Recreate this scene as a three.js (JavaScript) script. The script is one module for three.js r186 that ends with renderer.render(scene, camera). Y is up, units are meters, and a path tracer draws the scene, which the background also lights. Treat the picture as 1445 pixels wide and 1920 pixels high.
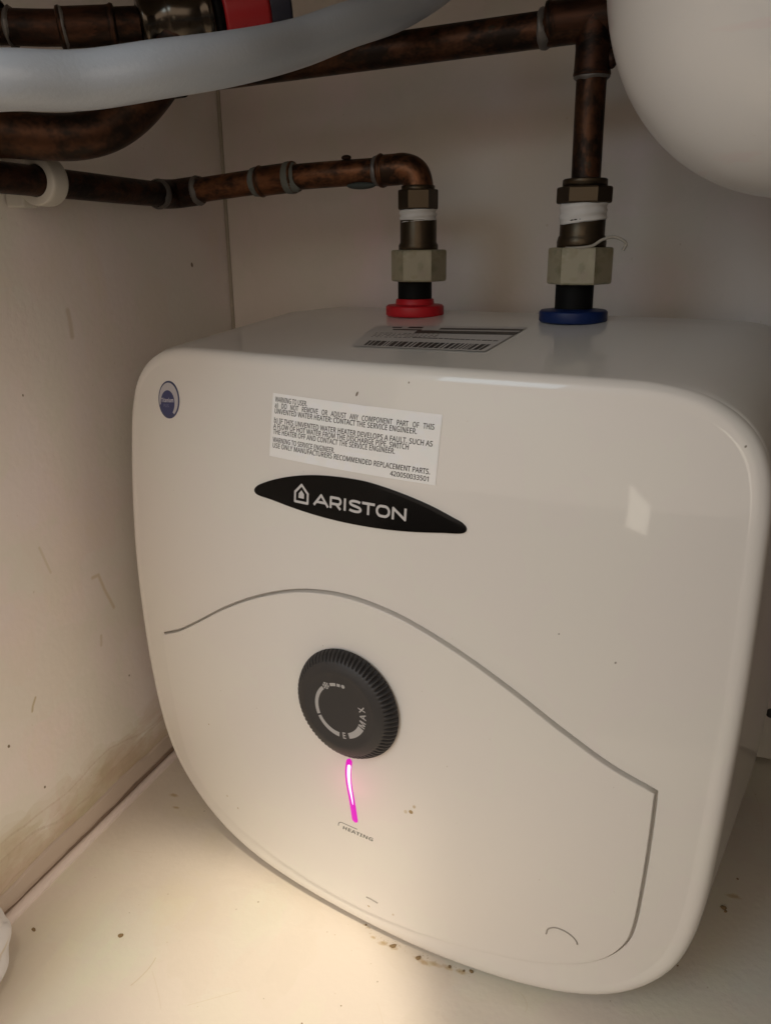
import * as THREE from 'three';
import { mergeGeometries } from 'three/addons/utils/BufferGeometryUtils.js';
import { ImprovedNoise } from 'three/addons/math/ImprovedNoise.js';
import { RectAreaLightUniformsLib } from 'three/addons/lights/RectAreaLightUniformsLib.js';
import { RoundedBoxGeometry } from 'three/addons/geometries/RoundedBoxGeometry.js';

// ---------------------------------------------------------------- camera, exposure, light
const scene = new THREE.Scene();
const renderer = new THREE.WebGLRenderer({ antialias: true });
renderer.toneMapping = THREE.LinearToneMapping;
renderer.toneMappingExposure = 1.0;
renderer.shadowMap.enabled = true;
const RAD = Math.PI / 180;
const camera = new THREE.PerspectiveCamera(64.37, 770 / 1024, 0.01, 20);
camera.position.set(0, 0.3784, 0);
camera.rotation.set(-18.16 * RAD, 19.95 * RAD, -0.61 * RAD, 'YXZ');
scene.add(camera);
scene.background = new THREE.Color().setRGB(1.17, 0.975, 0.80);      // the dim room in front of the open cupboard
const LAMP_AT = new THREE.Vector3(0.61, 1.84, 0.66), LAMP_AIM = new THREE.Vector3(-0.158, 0, -0.32), LAMP_RADIUS = 0.06;
const LAMP_COLOR = new THREE.Color().setRGB(1.0, 0.865, 0.66);
const spot = new THREE.SpotLight(LAMP_COLOR, 12, 0, 4.2 * RAD, 1);             // narrow reflector lamp outside the cupboard
spot.name = 'spot_light'; spot.castShadow = true; spot.shadow.radius = LAMP_RADIUS / 0.02;
spot.position.copy(LAMP_AT).lerp(LAMP_AIM, 0.006); spot.target.position.copy(LAMP_AIM);
scene.add(spot, spot.target);

const WINDOW_AT = new THREE.Vector3(-0.62, 0.95, 0.85), WINDOW_AIM = new THREE.Vector3(-0.24, 0.3, -0.25), WINDOW_COLOR = new THREE.Color().setRGB(0.66, 0.85, 1.0);
const skylight = new THREE.RectAreaLight(WINDOW_COLOR, 4.5, 0.5, 0.5);
skylight.name = 'window_light'; skylight.position.copy(WINDOW_AT).lerp(WINDOW_AIM, 0.02); skylight.lookAt(WINDOW_AIM);
RectAreaLightUniformsLib.init();
scene.add(skylight);

// ---------------------------------------------------------------- helpers
let seed = 7;
const rnd = () => { seed = (seed * 1664525 + 1013904223) >>> 0; return seed / 4294967296; };
const noise = new ImprovedNoise();
const V = (x, y, z) => new THREE.Vector3(x, y, z);
const mm = (a) => a.map((v) => v / 1000);
const used = {};
function numbered(name) {
  const n = used[name] = (used[name] ?? -1) + 1;
  return n ? `${name}_${String(n).padStart(3, '0')}` : name;
}
function tag(o, label, category, group) {
  o.userData.label = label; o.userData.category = category;
  if (group) o.userData.group = group;
  return o;
}
function thing(name, label, category, [x, y, z] = [0, 0, 0]) {
  const g = new THREE.Group();
  g.name = numbered(name); g.position.set(x, y, z); scene.add(g);
  return tag(g, label, category);
}
function part(name, geometry, material, parent, label) {
  const m = new THREE.Mesh(geometry, material);
  m.name = name; m.castShadow = m.receiveShadow = true;
  if (label) m.userData.label = label;
  parent.add(m);
  return m;
}
function struct(name, geometry, material) {
  const m = part(name, geometry, material, scene);
  m.userData.kind = 'structure';
  return m;
}
// rows of points -> smooth indexed surface; closed = each row is a loop
function grid(rows, closed = true, uvOf = null, flip = false) {
  const n = rows[0].length, pos = [], uv = [], idx = [];
  const cols = closed ? n + 1 : n;
  for (let j = 0; j < rows.length; j++) for (let i = 0; i < cols; i++) {
    const p = rows[j][i % n];
    pos.push(p.x, p.y, p.z);
    const t = uvOf ? uvOf(p, i / (cols - 1), j / (rows.length - 1)) : [i / (cols - 1), j / (rows.length - 1)];
    uv.push(t[0], t[1]);
  }
  for (let j = 0; j < rows.length - 1; j++) for (let i = 0; i < cols - 1; i++) {
    const a = j * cols + i, b = a + 1, c = a + cols, d = c + 1;
    if (flip) idx.push(a, b, c, b, d, c); else idx.push(a, c, b, b, c, d);
  }
  const g = new THREE.BufferGeometry();
  g.setAttribute('position', new THREE.Float32BufferAttribute(pos, 3));
  g.setAttribute('uv', new THREE.Float32BufferAttribute(uv, 2));
  g.setIndex(idx); g.computeVertexNormals();
  if (closed) {       // weld the normals of the seam
    const N = g.attributes.normal;
    for (let j = 0; j < rows.length; j++) {
      const a = j * cols, b = a + cols - 1, v = V(N.getX(a) + N.getX(b), N.getY(a) + N.getY(b), N.getZ(a) + N.getZ(b)).normalize();
      N.setXYZ(a, v.x, v.y, v.z); N.setXYZ(b, v.x, v.y, v.z);
    }
  }
  return g;
}
function canvasTexture(w, h, draw, srgb = true) {
  const c = document.createElement('canvas'); c.width = w; c.height = h;
  draw(c.getContext('2d'), w, h);
  const t = new THREE.CanvasTexture(c);
  if (srgb) t.colorSpace = THREE.SRGBColorSpace;
  t.wrapS = t.wrapT = THREE.ClampToEdgeWrapping;
  return t;
}
function noiseTexture(n, fn) {          // square, tiling, values 0..1 -> grey data texture
  const d = new Uint8Array(n * n * 4);
  for (let y = 0; y < n; y++) for (let x = 0; x < n; x++) {
    const v = Math.max(0, Math.min(255, 255 * fn(x / n, y / n))), o = (y * n + x) * 4;
    d[o] = d[o + 1] = d[o + 2] = v; d[o + 3] = 255;
  }
  const t = new THREE.DataTexture(d, n, n);
  t.wrapS = t.wrapT = THREE.RepeatWrapping; t.magFilter = THREE.LinearFilter; t.needsUpdate = true;
  return t;
}
const tileNoise = (u, v, f, z) => {      // periodic in u and v
  const a = (x, y) => noise.noise(x * f, y * f, z);
  return a(u, v) * (1 - u) * (1 - v) + a(u - 1, v) * u * (1 - v) + a(u, v - 1) * (1 - u) * v + a(u - 1, v - 1) * u * v;
};
const fbm = (x, y, z, o = 4) => { let s = 0, a = 0.5; for (let i = 0; i < o; i++) { s += a * noise.noise(x, y, z + i * 7.3); x *= 2.03; y *= 2.03; a *= 0.5; } return s; };
const std = (rgb, roughness, more = {}) => new THREE.MeshStandardMaterial({ color: new THREE.Color().setRGB(...rgb), roughness, ...more });
const phys = (rgb, roughness, more = {}) => new THREE.MeshPhysicalMaterial({ color: new THREE.Color().setRGB(...rgb), roughness, ...more });

// ---------------------------------------------------------------- cupboard: walls, floor, worktop
const XL = -0.347, ZB = -0.596, ZF = -0.06, YC = 0.60, XR = 0.15;
const peel = noiseTexture(256, (u, v) => 0.5 + 0.5 * (tileNoise(u, v, 24, 1.5) + 0.5 * tileNoise(u, v, 55, 4.2)));
const wallBump = peel.clone(); wallBump.repeat.set(7, 7); wallBump.needsUpdate = true;
function speckle(c, w, h, n, colors, rMax) {
  for (let i = 0; i < n; i++) {
    c.fillStyle = colors[Math.floor(rnd() * colors.length)];
    const x = rnd() * w, y = rnd() * h, r = 0.4 + rnd() * rnd() * rMax;
    c.beginPath(); c.ellipse(x, y, r, r * (0.5 + rnd() * 0.8), rnd() * 3, 0, 7); c.fill();
  }
}
function blotch(c, x, y, rx, ry, color, a, z) {     // stain with a ragged outline
  c.fillStyle = color;
  const soft = a < 0.2;
  for (let k = soft ? 2 : 0; k < 5; k += soft ? 2 : 1) {
    c.globalAlpha = soft ? a / 1.6 : a / 4; c.beginPath();
    for (let i = 0; i <= 40; i++) {
      const t = i / 40 * Math.PI * 2, s = (0.62 + 0.1 * k) * (1 + 0.6 * noise.noise(Math.cos(t) * 1.7 + z, Math.sin(t) * 1.7, k * 0.35 + z));
      c.lineTo(x + Math.cos(t) * rx * s, y + Math.sin(t) * ry * s);
    }
    c.fill();
  }
  c.globalAlpha = 1;
}
// left wall sheet: u runs from the back (z = ZB) to the front, v up
const leftTex = canvasTexture(1800, 2000, (c, w, h) => {
  const X = (z) => (z / 1000 - ZB) / (ZF - ZB) * w, Y = (y) => h - y / 1000 / YC * h, S = w / 546;
  c.fillStyle = '#f6f2ea'; c.fillRect(0, 0, w, h);
  for (let i = 0; i < 260; i++) blotch(c, rnd() * w, rnd() * h, 30 + rnd() * 120, 30 + rnd() * 120, rnd() < 0.5 ? '#f1ece2' : '#faf7f0', 0.16, rnd() * 50);
  // water damage along the foot of the board
  for (let i = 0; i < 120; i++) {
    const z = -600 + rnd() * 420, y = 2 + rnd() * rnd() * 46;
    blotch(c, X(z), Y(y), S * (12 + rnd() * 34), S * (5 + rnd() * 12), ['#c6ae92', '#d0bba0', '#bca486', '#d2c4ac'][i % 4], 0.10, rnd() * 90);
  }
  for (let i = 0; i < 70; i++) blotch(c, X(-470 + rnd() * 200), Y(6 + rnd() * 44), S * (8 + rnd() * 26), S * (4 + rnd() * 10), ['#c4a88a', '#ccb094', '#bca083'][i % 3], 0.09, rnd() * 90);
  for (let i = 0; i < 3; i++) {                                          // faint tide lines left by the water
    c.strokeStyle = '#a08468'; c.lineWidth = S * (0.8 + rnd());
    for (let z = -590; z < -190; z += 5) { c.globalAlpha = Math.max(0, 0.10 + 0.16 * noise.noise(z * 0.03, i * 5, 2)); c.beginPath(); for (const q of [z, z + 5.5]) c.lineTo(X(q), Y(18 + i * 14 + 20 * fbm(q * 0.011, i * 3.1, 0.4))); c.stroke(); }
  }
  c.globalAlpha = 1;
  // dried drips and smears
  const drip = (pts, wd, col, a) => { c.strokeStyle = col; c.lineCap = 'round'; for (let k = 0; k < 3; k++) { c.globalAlpha = a / 3; c.lineWidth = S * wd * (1.5 - k * 0.4); c.beginPath(); pts.forEach(([z, y]) => c.lineTo(X(z), Y(y))); c.stroke(); } c.globalAlpha = 1; };
  drip([[-355, 210], [-358, 201], [-361, 192]], 1.5, '#c5b591', 0.3);
  drip([[-396, 174.5], [-402, 174], [-406, 162], [-413, 146]], 2.0, '#b9a27a', 0.36);
  drip([[-334, 121], [-331, 117], [-330, 114]], 1.3, '#a9925f', 0.55);
  drip([[-405, 343], [-406, 336], [-406, 328]], 3, '#a88c70', 0.25);
  drip([[-397, 132], [-396, 126]], 2, '#a58f70', 0.25);
  for (const [z, y, r] of [[-309, 103, 0.8], [-543, 366, 1.3], [-470, 250, 0.5], [-420, 90, 0.6], [-360, 300, 0.5], [-330, 60, 0.7]]) { c.fillStyle = '#5b4a30'; c.globalAlpha = 0.8; c.beginPath(); c.ellipse(X(z), Y(y), r * S, r * S * 1.3, 0.4, 0, 7); c.fill(); }
  c.globalAlpha = 0.18; speckle(c, w, h, 120, ['#8d7a5c', '#b7a98f'], 2.2); c.globalAlpha = 1;
});
const wallMat = std([1, 1, 1], 0.5, { map: leftTex, bumpMap: wallBump, bumpScale: 0.00012 });
function sheet(w, h, t) { return new THREE.BoxGeometry(w, h, t); }
{ // left board: face at x = XL, its foot ends 7 mm above the floor behind the swollen edge strip
  const g = sheet(ZF - ZB, YC, 0.018);
  const wall = struct('wall_left', g, wallMat);
  wall.rotation.y = Math.PI / 2; wall.scale.x = 1;
  wall.position.set(XL - 0.009, YC / 2, (ZF + ZB) / 2);
  // rotation.y = +90deg maps the box's +z face to +x and its +x to -z: mirror u
  const uv = g.attributes.uv; for (let i = 0; i < uv.count; i++) uv.setX(i, 1 - uv.getX(i));
}
const backTex = canvasTexture(1600, 1600, (c, w, h) => {
  c.fillStyle = '#dfd8ce'; c.fillRect(0, 0, w, h);
  for (let i = 0; i < 240; i++) blotch(c, rnd() * w, rnd() * h, 30 + rnd() * 130, 30 + rnd() * 130, rnd() < 0.5 ? '#d3cabd' : '#e6dfd6', 0.1, rnd() * 50);
  c.globalAlpha = 0.3; speckle(c, w, h, 160, ['#8d7a5c', '#b7a98f'], 2.2); c.globalAlpha = 1;
});
const backMat = std([1, 1, 1], 0.55, { map: backTex, bumpMap: wallBump, bumpScale: 0.00012 });
{
  const W = XR - XL;
  const back = struct('wall_back', sheet(W, YC - 0.004, 0.018), backMat);
  back.position.set((XR + XL) / 2, YC / 2 + 0.002, ZB - 0.009);
  const bl = part('void_strip', sheet(W, 0.02, 0.01), std([0.03, 0.025, 0.02], 0.9), back);   // dark gap under the board
  bl.position.set(0, -YC / 2 + 0.002, -0.016);
  const bead = part('corner_edge', new THREE.CylinderGeometry(0.0014, 0.0014, YC - 0.02, 10), std([0.42, 0.37, 0.3], 0.6), back);
  bead.position.set(-W / 2 + 0.001, 0, 0.0095);
  const hole = part('screw_head', new THREE.SphereGeometry(0.004, 20, 12).scale(1, 1, 0.5), std([0.02, 0.02, 0.02], 0.5), back);
  hole.position.set(0.0885 - (XR + XL) / 2, 0.043 - YC / 2 - 0.002, 0.009);
}
const floorTex = canvasTexture(2000, 1900, (c, w, h) => {
  const S = w / ((XR - XL) * 1000), X = (x) => (x / 1000 - XL) * 1000 * S, Y = (z) => (z / 1000 - ZB) / (ZF - ZB) * h;
  c.fillStyle = '#e9dfd2'; c.fillRect(0, 0, w, h);
  for (let i = 0; i < 300; i++) blotch(c, rnd() * w, rnd() * h, 30 + rnd() * 130, 30 + rnd() * 130, rnd() < 0.5 ? '#e1d5c5' : '#efe6da', 0.16, rnd() * 50);
  for (const [x, z, r] of [[-317, -416, 2.6], [-308, -405, 2], [-142, -350, 1], [-135, -344, 1.4], [-128, -342, 2.4], [-122, -341, 2.2], [-106, -338, 2], [-96, -338, 2.4], [-90, -338, 2], [-81, -338, 2.2], [-101, -337, 3], [60, -445, 3]])
    for (let k = 0; k < 3; k++) blotch(c, X(x + rnd() * 3 - 1), Y(z + rnd() * 1.5), S * r * (0.7 + rnd() * 0.8), S * r * 0.5, ['#b89f74', '#c3aa80', '#a98d5e'][k], 0.26, rnd() * 50);
  for (let i = 0; i < 46; i++) { const t = rnd(); c.fillStyle = ['#8f7040', '#6f5228', '#a98d5e'][i % 3]; c.globalAlpha = 0.32; c.beginPath(); c.ellipse(X(-142 + 66 * t + rnd() * 3), Y(-349 + 12 * Math.pow(t, 0.5) + rnd() * 4 - 2), S * (0.15 + rnd() * 0.35), S * (0.12 + rnd() * 0.2), rnd() * 3, 0, 7); c.fill(); }
  c.globalAlpha = 1;
  c.strokeStyle = '#b49a68'; c.globalAlpha = 0.4; c.lineWidth = S * 0.35;
  c.beginPath(); c.moveTo(X(-245), Y(-290)); c.quadraticCurveTo(X(-243), Y(-282), X(-247), Y(-270)); c.stroke();
  for (let i = 0; i < 26; i++) { c.globalAlpha = 0.10 + rnd() * 0.12; c.lineWidth = S * (0.15 + rnd() * 0.2); const x = rnd() * w, y = rnd() * h, a = rnd() * 6.3, l = S * (8 + rnd() * 40); c.beginPath(); c.moveTo(x, y); c.quadraticCurveTo(x + Math.cos(a) * l * 0.5 + rnd() * 20, y + Math.sin(a) * l * 0.5, x + Math.cos(a) * l, y + Math.sin(a) * l); c.stroke(); }
  c.globalAlpha = 0.4; speckle(c, w, h, 220, ['#8d7448', '#a9946a', '#6c5a3a'], 2.4); c.globalAlpha = 1;
});
{
  const f = struct('floor', sheet(XR - XL + 0.04, 0.02, ZF - ZB + 0.06), std([1, 1, 1], 0.42, { map: floorTex, bumpMap: wallBump, bumpScale: 0.00012 }));
  f.position.set((XR + XL) / 2, -0.01, (ZF + ZB) / 2);
  const uv = f.geometry.attributes.uv, p = f.geometry.attributes.position;
  for (let i = 0; i < uv.count; i++) uv.setXY(i, (p.getX(i) + (XR - XL) / 2) / (XR - XL), 1 - (p.getZ(i) + (ZF - ZB) / 2) / (ZF - ZB));
  const top = struct('worktop', sheet(XR - XL + 0.04, 0.03, ZF - ZB + 0.03), std([0.36, 0.31, 0.25], 0.7));
  top.position.set((XR + XL) / 2, YC + 0.0155, (ZF + ZB) / 2);
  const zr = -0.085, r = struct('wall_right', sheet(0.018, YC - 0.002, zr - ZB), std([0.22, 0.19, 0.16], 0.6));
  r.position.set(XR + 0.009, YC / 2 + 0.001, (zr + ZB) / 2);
  const st = struct('cupboard_stile', sheet(0.09, YC - 0.002, 0.02), std([0.4, 0.36, 0.31], 0.6));
  st.position.set(0.088 + 0.045, YC / 2 + 0.001, -0.07);
}

// ---------------------------------------------------------------- trims along the foot of the left wall
{ // swollen laminate edge of the board, with a lifted lip
  const rows = [], n = 90;
  for (let j = 0; j <= 6; j++) rows.push([]);
  for (let i = 0; i <= n; i++) {
    const z = ZB + 0.002 + (ZF - ZB - 0.004) * i / n, lift = 0.0012 + 0.0012 * noise.noise(z * 30, 2, 1) + 0.0006 * noise.noise(z * 120, 5, 1);
    const top = 0.0195 + 0.003 * noise.noise(z * 18, 7, 3) + 0.0012 * noise.noise(z * 90, 1, 3) - 0.004 * THREE.MathUtils.smoothstep(z, -0.35, -0.27);
    const foot = 0.0066 - 0.0021 * THREE.MathUtils.smoothstep(z, -0.46, -0.30) + 0.0014 * noise.noise(z * 45, 3, 8) + 0.0007 * noise.noise(z * 160, 6, 8);
    const prof = [[-0.001, top + 0.0005], [lift, top], [lift + 0.0006, top - 0.0012], [0.0016, 0.012], [0.0019, 0.0085], [0.0012, foot], [-0.001, foot - 0.0004]];
    prof.forEach(([x, y], j) => rows[j].push(V(XL + x, y, z)));
  }
  const strip = part('board_edge', grid(rows, false, (p) => [(p.z - ZB) / (ZF - ZB), p.y / YC]), std([0.66, 0.56, 0.48], 0.55), scene);
  const gap = part('dark_gap', new THREE.BoxGeometry(0.0008, 0.0066, ZF - ZB - 0.002), std([0.3, 0.225, 0.17], 0.9), strip);
  gap.position.set(XL + 0.0005, 0.0036, (ZF + ZB) / 2);
  tag(strip, 'swollen brown stained laminate edge along the foot of the left cupboard wall', 'board edge');
}
{ // ragged bead of old sealant
  const rows = [], n = 320;
  for (let j = 0; j < 14; j++) rows.push([]);
  for (let i = 0; i <= n; i++) {
    const z = ZB + 0.002 + (ZF - ZB - 0.004) * i / n;
    const wob = 0.0004 * noise.noise(z * 60, 1, 9) + 0.0007 * Math.max(0, noise.noise(z * 260, 4, 9)) * THREE.MathUtils.smoothstep(z, -0.42, -0.33) + 0.0006 * THREE.MathUtils.smoothstep(z, -0.40, -0.28);
    const w = 0.0033 + wob, h = 0.0036 + 0.0003 * noise.noise(z * 40, 8, 2);
    for (let j = 0; j < 14; j++) {
      const a = Math.PI * j / 13;
      rows[j].push(V(-0.3434 + Math.cos(a) * w, -0.0002 + Math.pow(Math.max(0, Math.sin(a)), 0.7) * h, z));
    }
  }
  const bead = part('sealant_bead', grid(rows, false, (p) => [p.z * 8, p.x * 8], true), std([0.92, 0.82, 0.77], 0.5), scene);
  tag(bead, 'pinkish white ragged bead of sealant where the left wall meets the floor', 'sealant');
}

// ---------------------------------------------------------------- the water heater (own axes, millimetres turned to metres)
const heater = thing('water_heater', 'white under-sink electric water heater with black dial and glowing pink light', 'water heater', [-0.14214, 0.014, -0.33287]);
heater.rotation.y = -11.954 * RAD;
const DOME = (x, y) => { const d = y < 30 ? 120 + 30 * (1 - Math.exp((y - 30) / 30)) : y - 150; return -0.0008 * x * x - 0.0006 * d * d; };
const FRONT = [[0, 313.5], [60, 313.5], [110, 313], [132, 312], [148, 309], [158, 305], [167, 299], [174, 291], [178.5, 281], [181, 268], [182, 245], [182.5, 215], [182.5, 180], [181.5, 145], [180, 110], [177.5, 75], [173.5, 52], [167, 36], [156, 22], [140, 9.5], [121, 0.5], [98, -6], [68, -10.5], [34, -13], [0, -13.7]];
const BACK = [[0, 323], [60, 323], [115, 323], [140, 322.5], [153, 320], [162, 315], [169, 308], [173.5, 299], [176.5, 289], [178, 275], [178.5, 245], [179, 215], [179, 180], [178.5, 145], [178, 113], [176, 81], [172, 53], [166, 36], [155, 22], [139, 9], [120, 0], [97, -6], [67, -10.5], [34, -13], [0, -13.7]];
function loop(half, n) {
  const pts = [...half.map(([x, y]) => V(x, y, 0)), ...half.slice(1, -1).reverse().map(([x, y]) => V(-x, y, 0))];
  const c = new THREE.CatmullRomCurve3(pts, true, 'centripetal');
  return Array.from({ length: n }, (_, i) => c.getPoint(i / n));
}
const N = 384, fl = loop(FRONT.map(([x, y]) => [x * 0.977, y]), N), bl = loop(BACK, N);
for (const p of fl) if (p.y < 60) {                      // the lower edge as it is moulded: flatter in the middle, fuller at the right corner
  const w = THREE.MathUtils.smoothstep(60 - p.y, 0, 60), g = (x, c, s) => Math.exp(-Math.pow((x - c) / s, 2));
  p.y += w * (4.6 * g(p.x, -22, 75) - 4.4 * g(p.x, 140, 48));
  p.x += w * 2.5 * g(p.x, 160, 40);
}
const inward = (l, i) => { const a = l[(i + l.length - 1) % l.length], b = l[(i + 1) % l.length], t = b.clone().sub(a).normalize(); return V(t.y, -t.x, 0).multiplyScalar(Math.sign((0 - l[i].x) * t.y - (150 - l[i].y) * t.x) || 1); };
const DC = [0, 95];
const DOOR = [[0, 202.3], [15.2, 201.2], [32.7, 197.6], [57.3, 188.5], [83.2, 175.2], [110.2, 158.2], [131, 145.6], [149, 137.4], [148.6, 116], [147.4, 88], [144.8, 57.5], [142, 46.6], [134.5, 34.5], [123, 25], [111, 19.5], [97, 15], [76, 11], [40, 6.6], [0, 5]];
const doorLoop = [];                                     // dense outline: two smooth runs that meet at the sharp corners
{
  const top = new THREE.CatmullRomCurve3([...DOOR.slice(0, 8).reverse().map(([x, y]) => V(-x, y, 0)), ...DOOR.slice(1, 8).map(([x, y]) => V(x, y, 0))], false, 'centripetal');
  const low = new THREE.CatmullRomCurve3([...DOOR.slice(7).map(([x, y]) => V(x, y, 0)), ...DOOR.slice(7, -1).reverse().map(([x, y]) => V(-x, y, 0))], false, 'centripetal');
  for (let i = 0; i < 300; i++) doorLoop.push(top.getPoint(i / 300));
  for (let i = 0; i < 300; i++) doorLoop.push(low.getPoint(i / 300));
}
function rayHit(poly, ang) {
  const dx = Math.cos(ang), dy = Math.sin(ang); let best = 0;
  for (let i = 0; i < poly.length; i++) {
    const a = poly[i], b = poly[(i + 1) % poly.length], ex = b.x - a.x, ey = b.y - a.y, den = dx * ey - dy * ex;
    if (Math.abs(den) < 1e-9) continue;
    const t = ((a.x - DC[0]) * ey - (a.y - DC[1]) * ex) / den, s = ((a.x - DC[0]) * dy - (a.y - DC[1]) * dx) / den;
    if (t > 0 && s >= -1e-6 && s <= 1 + 1e-6) best = Math.max(best, t);
  }
  return V(DC[0] + dx * best, DC[1] + dy * best, 0);
}
const corner = Math.atan2(137.4 - DC[1], 149);
const doorAt = [];
{
  const ang = fl.map((p) => Math.atan2(p.y - DC[1], p.x - DC[0]));
  for (const c of [corner, Math.PI - corner]) { let k = 0; ang.forEach((a, i) => { if (Math.abs(a - c) < Math.abs(ang[k] - c)) k = i; }); ang[k] = c; }
  ang.forEach((a) => doorAt.push(rayHit(doorLoop, a)));
}
const doorIn = doorAt.map((_, i) => inward(doorAt, i));
const P3 = (x, y, z) => V(x / 1000, y / 1000, z / 1000);
const frontUV = (p) => [(p.x + 0.2) / 0.4, (p.y + 0.03) / 0.36];
// marks on the white enamel: specks, scuffs and old drips
const enamelTex = canvasTexture(2000, 1800, (c, w, h) => {
  const S = 5, X = (x) => (x + 200) * S, Y = (y) => h - (y + 30) * S;
  c.fillStyle = '#e4dfd8'; c.fillRect(0, 0, w, h);
  for (let i = 0; i < 160; i++) blotch(c, rnd() * w, rnd() * h, 40 + rnd() * 150, 40 + rnd() * 150, rnd() < 0.5 ? '#e2dcd5' : '#e6e2dc', 0.2, rnd() * 50);
  const dot = (x, y, r, col, a, k = 1.3, t = 0.4) => { c.fillStyle = col; c.globalAlpha = a; c.beginPath(); c.ellipse(X(x), Y(y), r * S, r * S * k, t, 0, 7); c.fill(); c.globalAlpha = 1; };
  dot(0.5, 299.5, 0.5, '#57493c', 0.8, 2.4); dot(27, 306.5, 0.35, '#57493c', 0.7);
  dot(36, 92, 1.1, '#8a6a32', 0.75, 1.1, 0.9); dot(38, 96, 0.8, '#a98d62', 0.5); dot(33, 91, 0.9, '#c3ae88', 0.5);
  dot(165, 290, 0.4, '#5b5348', 0.7); dot(128, 196, 0.4, '#5b5348', 0.6); dot(104, 205, 0.3, '#5b5348', 0.6); dot(-110, 90, 0.4, '#8a6a32', 0.6);
  dot(-95, 33, 0.6, '#8a6a32', 0.4); dot(-104, 38, 0.6, '#8a6a32', 0.35); dot(4, 10, 0.8, '#8a6a32', 0.5, 0.7); dot(20, 12, 0.6, '#9a7c4a', 0.3);
  for (let i = 0; i < 26; i++) dot(-170 + rnd() * 340, rnd() * 300, 0.1 + rnd() * rnd() * 0.25, '#7c6a50', 0.15 + rnd() * 0.3);
});
const enamelBump = peel.clone(); enamelBump.repeat.set(9, 8); enamelBump.needsUpdate = true;
const enamel = phys([1, 1, 1], 0.34, { map: enamelTex, specularIntensity: 0.7, clearcoat: 0.55, clearcoatRoughness: 0.045, bumpMap: enamelBump, bumpScale: 0.00002 });
const doorMat = phys([1, 1, 1], 0.42, { map: enamelTex, clearcoat: 0.35, clearcoatRoughness: 0.22, bumpMap: enamelBump, bumpScale: 0.00003 });
{ // casing: front shell with the door recess, sides, back
  const GAP = 1.15, R = 8, rows = [];
  const inner = doorAt.map((p, i) => p.clone().addScaledVector(doorIn[i], -GAP));
  const inset = fl.map((p, i) => p.clone().addScaledVector(inward(fl, i), R));
  const rimZ = inset.map((p) => DOME(p.x, p.y));
  const rim = new THREE.CubicBezierCurve(new THREE.Vector2(R, 0), new THREE.Vector2(3.4, 0.15), new THREE.Vector2(0.3, 1.0), new THREE.Vector2(0, 6));
  const lipRow = (d, dz) => rows.push(inner.map((p, i) => { const q = p.clone().addScaledVector(doorIn[i], -d); return P3(q.x, q.y, DOME(q.x, q.y) - dz); }));
  lipRow(0, 0.35); lipRow(0.12, 0.1); lipRow(0.35, 0);
  for (let j = 1; j <= 26; j++) rows.push(inner.map((p, i) => { const a = p.clone().addScaledVector(doorIn[i], -0.35), q = a.lerp(inset[i], j / 26); return P3(q.x, q.y, DOME(q.x, q.y)); }));
  for (let j = 1; j <= 14; j++) { const e = rim.getPoint(j / 14); rows.push(fl.map((p, i) => { const q = p.clone().addScaledVector(inward(fl, i), e.x); return P3(q.x, q.y, rimZ[i] - e.y - (R - e.x) * 0.08); })); }
  const side = (z, s = 1, dIn = 0) => rows.push(fl.map((p, i) => {
    const t = THREE.MathUtils.clamp((-30 - z) / 125, 0, 1), q = p.clone().lerp(bl[i], t), k = z < -155 ? 1 - 0.02 * (-155 - z) / 45 : 1;
    q.x *= k; q.addScaledVector(inward(bl, i), dIn);
    return P3(q.x, q.y, Math.min(z, rimZ[i] - 6 - R * 0.08 - 0.5));
  }));
  for (const z of [-40, -55, -75, -100, -130, -155, -175, -196]) side(z);
  for (let j = 1; j <= 6; j++) { const a = j / 6 * Math.PI / 2; side(-196 - 14 * Math.sin(a), 1, 14 * (1 - Math.cos(a))); }
  side(-210, 1, 60); side(-210, 1, 150);
  const shell = grid(rows, true, frontUV);
  const wallRows = [[0.35, 0], [1.6, 0], [3.2, 0]].map(([dz]) => inner.map((p) => P3(p.x, p.y, DOME(p.x, p.y) - dz)));
  wallRows.push(doorAt.map((p, i) => { const q = p.clone().addScaledVector(doorIn[i], 2); return P3(q.x, q.y, DOME(q.x, q.y) - 3.2); }));
  part('casing', mergeGeometries([shell, grid(wallRows, true, frontUV, true)]), enamel, heater);
}
let door;
{ // service door, standing 1.8 mm proud of the casing
  const H = 1.8, rows = [];
  for (const [d, h] of [[0, -3.1], [0, H - 0.5], [0.12, H - 0.15], [0.45, H]]) rows.push(doorAt.map((p, i) => { const q = p.clone().addScaledVector(doorIn[i], d); return P3(q.x, q.y, DOME(q.x, q.y) + h); }));
  for (let j = 1; j <= 34; j++) rows.push(doorAt.map((p, i) => { const a = p.clone().addScaledVector(doorIn[i], 0.45), q = a.lerp(V(DC[0], DC[1], 0), Math.min(0.9995, j / 34)); return P3(q.x, q.y, DOME(q.x, q.y) + H); }));
  door = part('service_door', grid(rows, true, frontUV, true), doorMat, heater);
  // a moulded knock-out arc and two nicks
  const ridge = (pts, r) => new THREE.TubeGeometry(new THREE.CatmullRomCurve3(pts.map(([x, y]) => P3(x, y, DOME(x, y) + H))), 40, r / 1000, 8);
  const slit = std([0.36, 0.33, 0.29], 0.6);
  part('knockout_mark', ridge([[105.6, 39.2], [106.6, 43], [110, 45.4], [114, 45], [118, 42.8], [120.3, 39.6], [120.6, 38]], 0.42), slit, door);
  part('knockout_mark', ridge([[3, 16.6], [6, 16.6], [10.5, 15.8]], 0.42), slit, door);
}
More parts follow.
